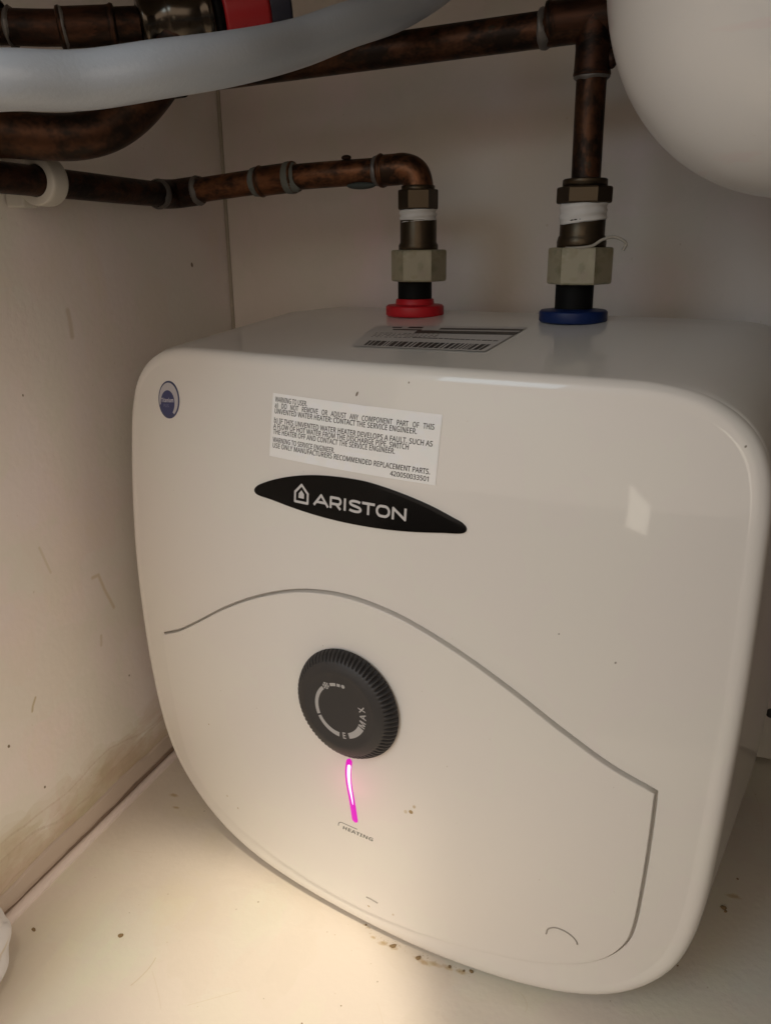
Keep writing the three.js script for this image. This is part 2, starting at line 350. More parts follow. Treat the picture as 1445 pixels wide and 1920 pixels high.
// surface patch lying h mm above the dome, x and y in mm, with uv 0..1 over its box
function patch(x0, x1, y0, y1, h, nx = 24, ny = 12, edge = true) {
  const rows = [];
  const at = (x, y, k) => P3(x, y, DOME(x, y) + k);
  for (let j = 0; j <= ny; j++) rows.push(Array.from({ length: nx + 1 }, (_, i) => at(x0 + (x1 - x0) * i / nx, y1 + (y0 - y1) * j / ny, h)));
  return grid(rows, false, (p) => [(p.x * 1000 - x0) / (x1 - x0), (p.y * 1000 - y0) / (y1 - y0)]);
}
// star-shaped outline filled on the dome, with a small raised edge
function plaque(out, cx, cy, h, box, base = 0) {
  const rows = [], k = out.length;
  const pt = (s, z) => out.map((p) => { const x = cx + (p.x - cx) * s, y = cy + (p.y - cy) * s; return P3(x, y, DOME(x, y) + base + z); });
  rows.push(pt(1, -0.2), pt(1, h * 0.7), pt(0.994, h));
  for (let j = 1; j <= 10; j++) rows.push(pt(0.994 * (1 - Math.min(0.999, j / 10)), h));
  return grid(rows, true, (p) => [(p.x * 1000 - box[0]) / (box[1] - box[0]), (p.y * 1000 - box[2]) / (box[3] - box[2])], true);
}
{ // black name plate
  const L = [[-60.2, 246.2], [-58.5, 248.2], [-52.2, 251.3], [-42.3, 254.8], [-30.8, 257.7], [-19.7, 259.5], [-8.1, 260.4], [0, 260.6], [8.1, 260.4], [18, 259.2], [30.9, 256.8], [43.3, 253.6], [53.5, 250], [58.4, 248], [60.2, 246], [60, 244.6], [58.6, 243.7], [50, 242.6], [36, 240.9], [23.6, 239.9], [10.5, 239.4], [-3.3, 239.4], [-17.9, 240], [-33.3, 241.3], [-48, 243], [-58, 243.9], [-59.8, 244.8]];
  const c = new THREE.CatmullRomCurve3(L.map(([x, y]) => V(x, y, 0)).reverse(), true, 'centripetal');
  const out = Array.from({ length: 220 }, (_, i) => c.getPoint(i / 220));
  const tex = canvasTexture(2016, 416, (g, w, h) => {
    const S = 16, X = (x) => (x + 63) * S, Y = (y) => h - (y - 236.5) * S;
    g.fillStyle = '#0c0b0b'; g.fillRect(0, 0, w, h);
    g.strokeStyle = g.fillStyle = '#c9c6c4'; g.lineJoin = 'round'; g.lineCap = 'butt';
    const line = (pts, wd, close) => { g.lineWidth = wd * S; g.beginPath(); pts.forEach(([x, y]) => g.lineTo(X(x), Y(y))); if (close) g.closePath(); g.stroke(); };
    // house emblem
    line([[-32.2, 245], [-32.2, 249.7], [-28.2, 253.6], [-24.2, 249.7], [-24.2, 245]], 1.25, true);
    g.beginPath(); [[-29.9, 247], [-29.9, 249.2], [-28.2, 251], [-26.5, 249.2], [-26.5, 247]].forEach(([x, y]) => g.lineTo(X(x), Y(y))); g.closePath(); g.fill();
    const T = 1.25, b = 245.1, t = 251, hb = b + T / 2, ht = t - T / 2;
    line([[-20.3, b], [-16, ht], [-11.7, b]], T); line([[-18.6, 246.9], [-13.4, 246.9]], T);                                   // A
    line([[-10.2, b], [-10.2, ht], [-6.2, ht]], T); g.lineWidth = T * S; g.beginPath(); g.moveTo(X(-10.2), Y(ht)); g.lineTo(X(-6), Y(ht)); g.arc(X(-6), Y((ht + 247.4) / 2), (ht - 247.4) / 2 * S, -Math.PI / 2, Math.PI / 2); g.lineTo(X(-10.2), Y(247.4)); g.stroke(); line([[-7, 247.4], [-4.4, b]], T);   // R
    line([[-2, b], [-2, t]], T);                                                                                                // I
    g.beginPath(); g.moveTo(X(6.6), Y(ht - 0.35)); g.bezierCurveTo(X(5.4), Y(ht + 0.25), X(1), Y(ht + 0.5), X(1), Y(249.5)); g.bezierCurveTo(X(1), Y(247.8), X(6.9), Y(248.5), X(6.9), Y(246.7)); g.bezierCurveTo(X(6.9), Y(245.2), X(2), Y(245.5), X(0.7), Y(hb + 0.5)); g.stroke();   // S
    line([[7.6, ht], [14.6, ht]], T); line([[11.1, b], [11.1, t]], T);                                                          // T
    g.beginPath(); g.roundRect(X(15.8), Y(ht), 6.4 * S, (ht - hb) * S, 2.3 * S); g.stroke();                                       // O
    line([[24.3, b], [24.3, ht], [30.6, hb], [30.6, t]], T);                                                                    // N
  });
  part('name_plate', plaque(out, 0, 249, 0.9, [-63, 63, 236.5, 262.5]), phys([1, 1, 1], 0.16, { map: tex, specularIntensity: 0.35 }), heater);
}
{ // paper warning label
  const x0 = -50.2, x1 = 44.4, hgt = 31;
  const tex = canvasTexture(1892, 620, (g, w, h) => {
    g.fillStyle = '#f6f4f1'; g.fillRect(0, 0, w, h);
    for (let i = 0; i < 60; i++) blotch(g, rnd() * w, rnd() * h, 30 + rnd() * 120, 20 + rnd() * 60, rnd() < 0.5 ? '#efece6' : '#faf9f7', 0.2, rnd() * 40);
    g.fillStyle = '#2b2724'; g.textBaseline = 'alphabetic';
    const put = (s, y, right, size = 66, left = 34) => {           // a line stretched from the left margin to «right»
      g.font = `${size}px sans-serif`; g.save(); g.translate(left, y);
      const words = s.split(' '), K = s.startsWith('a)') ? 0.8 : 0, full = g.measureText(s).width;
      const k = K || (right - left) / full, nat = words.reduce((a, q) => a + g.measureText(q).width, 0), sp = K ? ((right - left) / K - nat) / (words.length - 1) : g.measureText(' ').width;
      g.scale(k, 1); g.strokeStyle = '#2b2724'; g.lineWidth = 2.2;
      let x = 0; for (const q of words) { g.fillText(q, x, 0); g.strokeText(q, x, 0); x += g.measureText(q).width + sp; }
      g.restore();
    };
    put('WARNING TO USER.', 80, 446);
    put('a) DO NOT REMOVE OR ADJUST ANY COMPONENT PART OF THIS', 137, 1830);
    put('UNVENTED WATER HEATER: CONTACT THE SERVICE ENGINEER.', 193, 1668);
    put('b) IF THIS UNVENTED WATER HEATER DEVELOPS A FAULT. SUCH AS', 284, 1830);
    put('A FLOW OF HOT WATER FROM THE DISCHARGE PIPE. SWITCH', 339, 1602);
    put('THE HEATER OFF AND CONTACT THE SERVICE ENGINEER.', 394, 1466);
    put('WARNING TO SERVICE ENGINEER.', 474, 812);
    put('USE ONLY MANUFACTURERS RECOMMENDED REPLACEMENT PARTS.', 530, 1832);
    put('420050033501', 594, 1832, 60, 1432);
  });
  const ang = -1.0 * RAD, rows = [];
  const cx = (x0 + x1) / 2, cy = 279.4;
  const place = (u, v, k) => { const a = (u - 0.5) * (x1 - x0), b = (0.5 - v) * hgt, x = cx + a * Math.cos(ang) - b * Math.sin(ang) - b * 0.0, y = cy + a * Math.sin(ang) + b * Math.cos(ang); const w = Math.exp(-Math.pow((u - 0.58) / 0.035, 2) - Math.pow(v / 0.5, 2)) * 0.7; return P3(x, y, DOME(x, y) + k + w); };
  for (let j = 0; j <= 20; j++) rows.push(Array.from({ length: 65 }, (_, i) => place(i / 64, j / 20, 0.22)));
  part('warning_label', grid(rows, false, (p, u, v) => [u, 1 - v]), std([1, 1, 1], 0.62, { map: tex, side: THREE.DoubleSide }), heater);
}
{ // round blue sticker on the shoulder
  const cx = -134, cy = 283.3, out = Array.from({ length: 72 }, (_, i) => { const a = -i / 72 * Math.PI * 2; return V(cx + 10.3 * Math.cos(a), cy + 10.3 * Math.sin(a), 0); });
  const tex = canvasTexture(512, 512, (g, w) => {
    g.fillStyle = '#24305e'; g.fillRect(0, 0, w, w);
    g.fillStyle = '#b9b6bb'; g.beginPath(); g.arc(w * 0.5, w * 0.5, w * 0.455, Math.PI * 0.86, Math.PI * 2.28); g.arc(w * 0.47, w * 0.58, w * 0.33, Math.PI * 2.24, Math.PI * 0.95, true); g.fill();
    g.fillStyle = '#1d2a63'; g.beginPath(); g.arc(w * 0.46, w * 0.59, w * 0.335, 0, 7); g.fill();
    g.fillStyle = '#c9c6cf'; g.save(); g.translate(w * 0.16, w * 0.60); g.rotate(-0.10); g.font = 'bold 78px sans-serif'; g.fillText('Titanium', 0, 0, w * 0.6); g.globalAlpha = 0.5; g.font = '58px sans-serif'; g.fillText('PLUS', w * 0.1, w * 0.13, w * 0.4); g.restore();
  });
  part('round_sticker', plaque(out.reverse(), cx, cy, 0.4, [cx - 10.3, cx + 10.3, cy - 10.3, cy + 10.3]), phys([1, 1, 1], 0.35, { map: tex, clearcoat: 0.6, clearcoatRoughness: 0.1 }), heater);
}
const topAt = (x, z, h = 0) => { // point on the sloping top of the casing
  const t = THREE.MathUtils.clamp((-30 - z) / 125, 0, 1); return P3(x, 313.5 + 9.5 * t + h, z);
};
{ // rating plate sticker lying on top
  const q = [[-29, -53], [43, -59], [36, -127], [-51, -111]];       // front left, front right, back right, back left
  const tex = canvasTexture(900, 700, (g, w, h) => {
    g.fillStyle = '#c4bfba'; g.fillRect(0, 0, w, h); g.fillStyle = '#0c0b0b';
    let x = 80; while (x < 850) { const b = 6 + rnd() * 26; g.fillRect(x, 520, b, 150); x += b + 5 + rnd() * 9; }
    g.fillStyle = '#3a3633'; g.fillRect(300, 150, 600, 100); g.fillRect(420, 60, 480, 60);
    g.fillStyle = '#26221f'; g.fillRect(120, 40, 60, 40); g.fillRect(220, 30, 90, 55); g.fillRect(140, 120, 180, 40);
    for (let i = 0; i < 16; i++) g.fillRect(330 + i * 34, 380 + i * 2, 26 + rnd() * 6, 22);
    for (let k = 0; k < 4; k++) for (let i = 0; i < 14; i++) g.fillRect(60 + i * 30, 260 + k * 44, 8 + rnd() * 18, 14);
  });
  const rows = [];
  for (let j = 0; j <= 12; j++) rows.push(Array.from({ length: 13 }, (_, i) => { const u = i / 12, v = j / 12, f = (k) => (q[3][k] * (1 - u) + q[2][k] * u) * (1 - v) + (q[0][k] * (1 - u) + q[1][k] * u) * v; return topAt(f(0), f(1), 0.5); }));
  part('rating_label', grid(rows, false, (p, u, v) => [u, 1 - v]), std([1, 1, 1], 0.45, { map: tex, side: THREE.DoubleSide }), heater);
}
{ // thermostat dial
  const K = [1.5, 145.6], seg = 360, rib = (i, d) => (i % 5 < 3 ? 0 : -d);
  const prof = [[29.6, 0.4, 0], [30, 1.0, 0], [29.9, 1.6, 1.1], [29.4, 3.0, 1.6], [28.6, 4.8, 1.6], [27.4, 6.4, 1.4], [26.4, 7.4, 0.8], [25.6, 7.9, 0.1], [24.6, 8.4, 0], [23.0, 9.0, 0], [21.6, 9.4, 0], [20.6, 9.5, 0], [19.6, 9.4, 0], [18, 9.15, 0], [12, 8.9, 0], [6, 8.8, 0], [0.01, 8.8, 0]];
  const rows = prof.map(([r, z, d]) => Array.from({ length: seg }, (_, i) => { const a = i / seg * Math.PI * 2, q = r + rib(i, d); return P3(K[0] + q * Math.cos(a), K[1] + q * Math.sin(a), 1.8 + z * 0.86); }));
  const knob = part('control_dial', grid(rows, true, null, true), std([0.032, 0.030, 0.030], 0.48, { bumpMap: enamelBump, bumpScale: 0.00004 }), heater);
  // printed scale, laid on the face
  const tex = canvasTexture(1024, 1024, (g, w) => {
    g.fillStyle = '#000'; g.fillRect(0, 0, w, w); g.strokeStyle = g.fillStyle = '#fff';
    const S = w / 36, A = (d) => -d * RAD, c = w / 2;
    const arc = (a0, a1, w0, w1) => { const n = 24; g.beginPath(); for (let i = 0; i <= n; i++) { const t = i / n, a = A(a0 + (a1 - a0) * t), r = (13.9 + (w0 + (w1 - w0) * t) / 2) * S; g.lineTo(c + Math.cos(a) * r, c + Math.sin(a) * r); } for (let i = n; i >= 0; i--) { const t = i / n, a = A(a0 + (a1 - a0) * t), r = (13.9 - (w0 + (w1 - w0) * t) / 2) * S; g.lineTo(c + Math.cos(a) * r, c + Math.sin(a) * r); } g.closePath(); g.fill(); };
    g.beginPath(); g.arc(c + Math.cos(A(80)) * 14.2 * S, c + Math.sin(A(80)) * 14.2 * S, 1.05 * S, 0, 7); g.fill();
    arc(87, 95, 1.6, 1.6); arc(98, 113, 1.7, 1.7); arc(134, 204, 1.9, 2.0); arc(208, 268, 1.9, 2.4); arc(292, 334, 3.0, 3.6);
    g.save(); g.translate(c + Math.cos(A(124)) * 14 * S, c + Math.sin(A(124)) * 14 * S); g.lineWidth = 0.42 * S; for (let k = 0; k < 6; k++) { g.rotate(Math.PI / 3); g.beginPath(); g.moveTo(0, 0); g.lineTo(2.0 * S, 0); g.moveTo(1.1 * S, 0); g.lineTo(1.7 * S, 0.6 * S); g.moveTo(1.1 * S, 0); g.lineTo(1.7 * S, -0.6 * S); g.stroke(); } g.restore();
    const letter = (s, d, size) => { g.save(); g.translate(c + Math.cos(A(d)) * 13.9 * S, c + Math.sin(A(d)) * 13.9 * S); g.rotate(A(d) - Math.PI / 2); g.font = `${size * S}px sans-serif`; g.textAlign = 'center'; g.textBaseline = 'middle'; g.fillText(s, 0, 0); g.lineWidth = 0.22 * S; g.strokeText(s, 0, 0); g.restore(); };
    letter('E', 280, 4.4); letter('M', 344, 4.9); letter('A', 2, 4.9); letter('X', 18, 4.9);
  }, false);
  const face = []; for (let j = 0; j <= 8; j++) face.push(Array.from({ length: 96 }, (_, i) => { const a = i / 96 * Math.PI * 2, r = 17.9 * (1 - Math.min(0.999, j / 8)); return P3(K[0] + r * Math.cos(a), K[1] + r * Math.sin(a), 1.8 + (r > 12 ? 8.9 + (r - 12) / 6 * 0.25 : 8.8 + r / 12 * 0.1) * 0.86 + 0.06); }));
  part('printed_scale', grid(face, true, (p) => [(p.x * 1000 - K[0] + 18) / 36, (p.y * 1000 - K[1] + 18) / 36], true), std([0.42, 0.41, 0.40], 0.55, { alphaMap: tex, transparent: true }), knob);
}
{ // glowing power light in its slot below the dial, and the word under it
  const H = 1.8, path = [[0.9, 112.4], [-0.6, 104], [-0.7, 96], [0.3, 86], [1.0, 77], [1.3, 70.5]];
  const c = new THREE.CatmullRomCurve3(path.map(([x, y]) => P3(x, y, DOME(x, y) + H + 0.1)));
  const bar = (r, t0, t1, dz, dx = 0, taper = 0) => {
    const rows = [], n = 40;
    for (let j = 0; j <= 10; j++) rows.push([]);
    for (let i = 0; i <= n; i++) {
      const t = t0 + (t1 - t0) * i / n, e = Math.min(1, Math.sqrt(Math.max(0, 1 - Math.pow(Math.max(0, 1 - Math.min(i, n - i) / 3), 2))) + 0.02) * (1 - taper * Math.pow(i / n, 2)), p = c.getPoint(t);
      for (let j = 0; j <= 10; j++) { const a = Math.PI * j / 10; rows[j].push(V(p.x + dx / 1000 + Math.cos(a) * r * e / 1000, p.y, p.z + dz / 1000 + Math.sin(a) * 0.45 * e / 1000)); }
    }
    return grid(rows, false);
  };
  const led = new THREE.MeshStandardMaterial({ color: 0x300020, roughness: 0.3, emissive: new THREE.Color().setRGB(0.78, 0.0, 0.5), emissiveIntensity: 0.95, side: THREE.DoubleSide });
  const core = new THREE.MeshStandardMaterial({ color: 0x402030, roughness: 0.3, emissive: new THREE.Color().setRGB(1, 0.62, 0.95), emissiveIntensity: 1.9, side: THREE.DoubleSide });
  const lamp = part('indicator_light', bar(1.9, 0, 1, 0), led, heater);
  part('light_core', bar(1.05, 0.08, 0.74, 0.25, 0.5, 0.75), core, lamp);
  const glow = new THREE.PointLight(new THREE.Color().setRGB(1, 0.06, 0.42), 0.0004);
  glow.name = 'indicator_glow'; glow.position.set(0.001, 0.095, 0.006); heater.add(glow);
  const tex = canvasTexture(768, 256, (g, w, h) => {
    g.fillStyle = '#000'; g.fillRect(0, 0, w, h); g.fillStyle = g.strokeStyle = '#fff';
g.save(); g.translate(92, 222); g.transform(1, 0, -0.25, 1, 0, 0); g.font = 'bold 128px sans-serif'; g.scale(640 / g.measureText('HEATING').width, 0.86); g.fillText('HEATING', 0, 0); g.restore();
    g.lineWidth = 14; g.beginPath(); g.moveTo(16, 190); g.quadraticCurveTo(20, 84, 110, 80); g.lineTo(420, 86); g.stroke();
  }, false);
  part('printed_word', patch(-11, 13, 61, 69, H + 0.06, 12, 4), std([0.16, 0.17, 0.15], 0.5, { alphaMap: tex, transparent: true }), heater);
}
// collars and pipe stubs on the heater's top
const lathe = (prof, n = 48) => new THREE.LatheGeometry(prof.map(([r, y]) => new THREE.Vector2(r / 1000, y / 1000)), n);
const redPlastic = phys([0.45, 0.012, 0.02], 0.42, { specularIntensity: 0.6 }), bluePlastic = phys([0.004, 0.016, 0.08], 0.42, { specularIntensity: 0.5 });
const blackRubber = phys([0.005, 0.005, 0.005], 0.6, { specularIntensity: 0.2 });
for (const [x, mat, name] of [[-51, redPlastic, 'hot_outlet_collar'], [51, bluePlastic, 'cold_inlet_collar']]) {
  const at = (m) => m.position.set(x / 1000, 0.3228, -0.157);
  const w = x < 0 ? 18 : 18.8, lip = x < 0 ? 10 : 7;
  at(part(name, lathe([[11, -0.5], [w - 1.2, -0.5], [w, 0.6], [w, 5.2], [w - 1, 6.2], [12.2, 6.6], [12, 6.9], [11.6, lip - 0.4], [10.8, lip], [10, lip - 0.2]]), mat, heater));
  at(part('pipe_stub', lathe([[10.4, -1], [10.4, 24], [9.5, 24.5]]), blackRubber, heater));
}

// ---------------------------------------------------------------- copper pipework
const tarnish = noiseTexture(256, (u, v) => 0.5 + 0.75 * (tileNoise(u, v, 6, 2.2) + 0.6 * tileNoise(u, v, 17, 8.1) + 0.35 * tileNoise(u, v, 43, 5.1)));
const copperTex = (() => { // brown oxide, bright copper scratches, a little verdigris
  const n = 256, d = new Uint8Array(n * n * 4), s = (x) => 255 * Math.pow(Math.max(0, x), 1 / 2.2);
  for (let y = 0; y < n; y++) for (let x = 0; x < n; x++) {
    const u = x / n, v = y / n, a = 0.5 + 0.9 * (tileNoise(u, v, 5, 2.2) + 0.6 * tileNoise(u, v, 14, 8.1) + 0.4 * tileNoise(u, v, 38, 1.7)), b = tileNoise(u, v, 9, 21.7) + 0.6 * tileNoise(u, v, 31, 3.3);
    const k = THREE.MathUtils.smoothstep(a, 0.12, 0.95), g = THREE.MathUtils.smoothstep(b, 0.5, 0.85), o = (y * n + x) * 4;
    const c = [0.09 + 0.42 * k, 0.055 + 0.19 * k, 0.034 + 0.09 * k], gr = [0.17, 0.22, 0.19];
    for (let i = 0; i < 3; i++) d[o + i] = s(c[i] * (1 - g * 0.7) + gr[i] * g * 0.7);
    d[o + 3] = 255;
  }
  const t = new THREE.DataTexture(d, n, n); t.colorSpace = THREE.SRGBColorSpace; t.wrapS = t.wrapT = THREE.RepeatWrapping; t.magFilter = THREE.LinearFilter; t.needsUpdate = true;
  return t;
})();
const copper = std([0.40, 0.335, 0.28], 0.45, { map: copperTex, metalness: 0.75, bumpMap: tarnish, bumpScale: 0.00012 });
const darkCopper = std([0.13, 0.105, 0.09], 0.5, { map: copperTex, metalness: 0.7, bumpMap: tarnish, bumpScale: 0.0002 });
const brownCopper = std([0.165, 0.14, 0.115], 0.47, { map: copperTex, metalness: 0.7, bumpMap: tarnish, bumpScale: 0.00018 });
const brass = std([0.065, 0.048, 0.03], 0.38, { metalness: 0.85, bumpMap: tarnish, bumpScale: 0.0001 });
const solder = std([0.17, 0.16, 0.15], 0.45, { metalness: 0.6, bumpMap: tarnish, bumpScale: 0.0002 });
const ptfe = std([0.62, 0.6, 0.57], 0.6);
const nutTex = canvasTexture(256, 256, (g, w) => { g.fillStyle = '#aca691'; g.fillRect(0, 0, w, w); for (let i = 0; i < 60; i++) blotch(g, rnd() * w, rnd() * w, 8 + rnd() * 34, 8 + rnd() * 34, ['#8d866f', '#a09a84', '#bdb8a6', '#7d7662'][i % 4], 0.3, rnd() * 40); });
nutTex.wrapS = nutTex.wrapT = THREE.RepeatWrapping; nutTex.repeat.set(30, 30);
const milkyNut = phys([0.95, 0.92, 0.85], 0.42, { map: nutTex, transmission: 0.25, thickness: 0.004, attenuationColor: new THREE.Color().setRGB(0.7, 0.6, 0.4), attenuationDistance: 0.004 });
const chrome = std([0.075, 0.063, 0.05], 0.2, { metalness: 1 });
const M = (p) => V(...mm(p));
function tube(pts, r, smooth = true, n = 80) {
  const v = pts.map(M);
  let curve;
  if (smooth) curve = new THREE.CatmullRomCurve3(v, false, 'centripetal');
  else { curve = new THREE.CurvePath(); for (let i = 0; i < v.length - 1; i++) curve.add(new THREE.LineCurve3(v[i], v[i + 1])); }
  const L = curve.getLength(), g = new THREE.TubeGeometry(curve, n, r / 1000, 28);
  const uv = g.attributes.uv; for (let i = 0; i < uv.count; i++) uv.setXY(i, uv.getX(i) * L * 14, uv.getY(i) * 1);
  return g;
}
// body of revolution along a straight axis from a to b: prof = [[radius mm, t along in mm]]
function turned(prof, a, b, n = 32) {
  const g = lathe(prof, n), A = M(a), B = M(b);
  g.applyQuaternion(new THREE.Quaternion().setFromUnitVectors(V(0, 1, 0), B.clone().sub(A).normalize())).translate(A.x, A.y, A.z);
  return g;
}
const along = (a, b, d) => { const A = V(...a), B = V(...b), u = B.clone().sub(A).normalize().multiplyScalar(d).add(A); return [u.x, u.y, u.z]; };
function hexNut(rFlat, h, [x, y, z], turn, bevel = 1) {   // six flats with chamfered corners
  const R = rFlat / Math.cos(Math.PI / 6), rows = [], prof = [[R - bevel * 1.6, 0], [R - 0.2, bevel], [R, bevel * 1.6], [R, h - bevel * 1.6], [R - 0.2, h - bevel], [R - bevel * 1.6, h]];
  const s = new THREE.Shape(); for (let i = 0; i < 6; i++) { const a = i * Math.PI / 3; s[i ? 'lineTo' : 'moveTo'](R * Math.cos(a) / 1000, R * Math.sin(a) / 1000); } s.closePath();
  const g = new THREE.ExtrudeGeometry(s, { depth: (h - 2 * bevel) / 1000, bevelEnabled: true, bevelThickness: bevel / 1000, bevelSize: bevel / 1000, bevelOffset: -bevel / 1000, bevelSegments: 2 });
  g.rotateX(-Math.PI / 2).rotateY(turn).translate(x / 1000, (y + bevel) / 1000, z / 1000);
  return g;
}
function tapeRoll([x, y, z], r, h, tilt, z0) {          // wound thread tape: stacked uneven turns
  const rows = [], n = 64;
  for (let j = 0; j <= 18; j++) rows.push(Array.from({ length: n }, (_, i) => {
    const a = i / n * Math.PI * 2, t = j / 18, wind = 0.35 * Math.sin(t * 15 + a) + 0.3 * noise.noise(Math.cos(a) * 2 + z0, Math.sin(a) * 2, t * 5), e = j === 0 || j === 18 ? -1.2 : 0;
    return M([x + (r + wind + e) * Math.cos(a), y + h * t + (1 - t) * tilt * Math.cos(a + 0.3) + 0.3 * noise.noise(Math.cos(a) * 2, Math.sin(a) * 2 + z0, 3), z + (r + wind + e) * Math.sin(a)]);
  }));
  return grid(rows, true);
}
function socket(a, b, r, len = 17) {                     // soldered end-feed socket with rolled lips
  return turned([[r - 1.4, -0.6], [r + 0.3, 0], [r + 0.7, 1.2], [r + 0.1, 2.4], [r, 4], [r, len - 4], [r + 0.1, len - 2.4], [r + 0.7, len - 1.2], [r + 0.3, len], [r - 1.4, len + 0.6]], a, b);
}
let ringSeed = 1;
function ring(a, b, r, len = 3) {                        // uneven fillet of solder round a joint
  const k = ++ringSeed * 3.7, n = 40, rows = [], prof = [[r - 0.9, -0.6], [r, 0.2], [r + 0.35, len * 0.45], [r - 0.1, len * 0.8], [r - 0.9, len * 1.1]];
  for (let j = 0; j < prof.length; j++) rows.push(Array.from({ length: n }, (_, i) => {
    const t = i / n * Math.PI * 2, w = noise.noise(Math.cos(t) * 1.3 + k, Math.sin(t) * 1.3, k), f = noise.noise(Math.cos(t) * 4 + k, Math.sin(t) * 4, j);
    const q = prof[j][0] + 0.22 * f * (j ? 1 : 0), y = prof[j][1] * (1 + 0.7 * w) + 0.2 * f;
    return V(q * Math.cos(t) / 1000, y / 1000, q * Math.sin(t) / 1000);
  }));
  const g = grid(rows, true), A = M(a), B = M(b);
  return g.applyQuaternion(new THREE.Quaternion().setFromUnitVectors(V(0, 1, 0), B.clone().sub(A).normalize())).translate(A.x, A.y, A.z);
}
{ // hot pipe: along the left wall, across to the heater's red outlet
  const t = thing('copper_pipe', 'thin copper pipe with soldered joints running from white wall clip to red outlet', 'pipe');
  const A0 = [-325, 412.5, -250], E = [-327, 412, -497], C1 = [-268, 417, -495], C2 = [-240, 419, -495], X = [-157, 421.5, -495];
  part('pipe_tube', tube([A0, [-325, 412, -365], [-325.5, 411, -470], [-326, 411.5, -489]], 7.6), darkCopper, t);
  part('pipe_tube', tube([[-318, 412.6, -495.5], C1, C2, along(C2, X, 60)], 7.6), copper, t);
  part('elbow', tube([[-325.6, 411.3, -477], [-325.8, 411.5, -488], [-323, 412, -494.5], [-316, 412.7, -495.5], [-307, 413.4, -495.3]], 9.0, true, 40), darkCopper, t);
  part('solder_ring', ring([-325.5, 411, -479], [-325.5, 411, -470], 9.0, 4), solder, t);
  part('solder_ring', ring([-309, 413.3, -495.4], [-300, 414, -495.3], 9.0, 3.4), solder, t);
  part('coupling', socket([-262, 417.4, -495], C2, 8.9, 25), copper, t);
  part('solder_ring', ring([-263, 417.4, -495], C2, 8.9, 4), solder, t);
  part('elbow', tube([along(X, C2, 24), along(X, C2, 14), [-166, 421.2, -495], [-159.4, 418.5, -495], [-156.9, 412, -495], [-156.7, 404, -495]], 8.9, true, 50), copper, t);
  const verdigris = std([0.15, 0.165, 0.15], 0.75, { bumpMap: tarnish, bumpScale: 0.0004 });
  part('verdigris', ring(along(C2, X, -3), X, 9.25, 7), verdigris, t);
  part('verdigris', ring([-266, 417.2, -495], C2, 8.6, 7), verdigris, t);
  part('solder_run', new THREE.SphereGeometry(0.0028, 18, 12).scale(3.4, 0.8, 1.2).translate(-0.192, 0.4128, -0.4925), std([0.04, 0.05, 0.045], 0.7), t);
  part('solder_run', new THREE.SphereGeometry(0.002, 14, 10).scale(1.6, 0.8, 1).translate(-0.202, 0.4288, -0.494), darkCopper, t);
  part('elbow_lip', ring(along(X, C2, 24), X, 9.4, 3.2), copper, t);
  part('solder_ring', ring(along(X, C2, 27), X, 8.4, 4), solder, t);
  part('compression_nut', mergeGeometries([hexNut(10.3, 11.4, [-156.9, 398.3, -495], 0.32, 0.9), turned([[8, 0], [10, 0.2], [10, 3.6], [8, 4]], [-156.9, 408, -495], [-156.9, 420, -495]).toNonIndexed()].map((g) => { g.deleteAttribute('uv'); return g; })), brass, t);
  part('thread_tape', tapeRoll([-156.9, 391.4, -495], 10.9, 7.2, 0.5, 1.1), ptfe, t);
  part('adaptor', turned([[9, 374], [11.8, 374], [12, 378], [11, 379.8], [11, 392.5], [9, 392.6]], [-156.7, 0, -495], [-156.7, 1000, -495]), brass, t);
  part('union_nut', hexNut(14.5, 18.4, [-156.4, 357.2, -495], 0.24, 1.1), milkyNut, t);
}
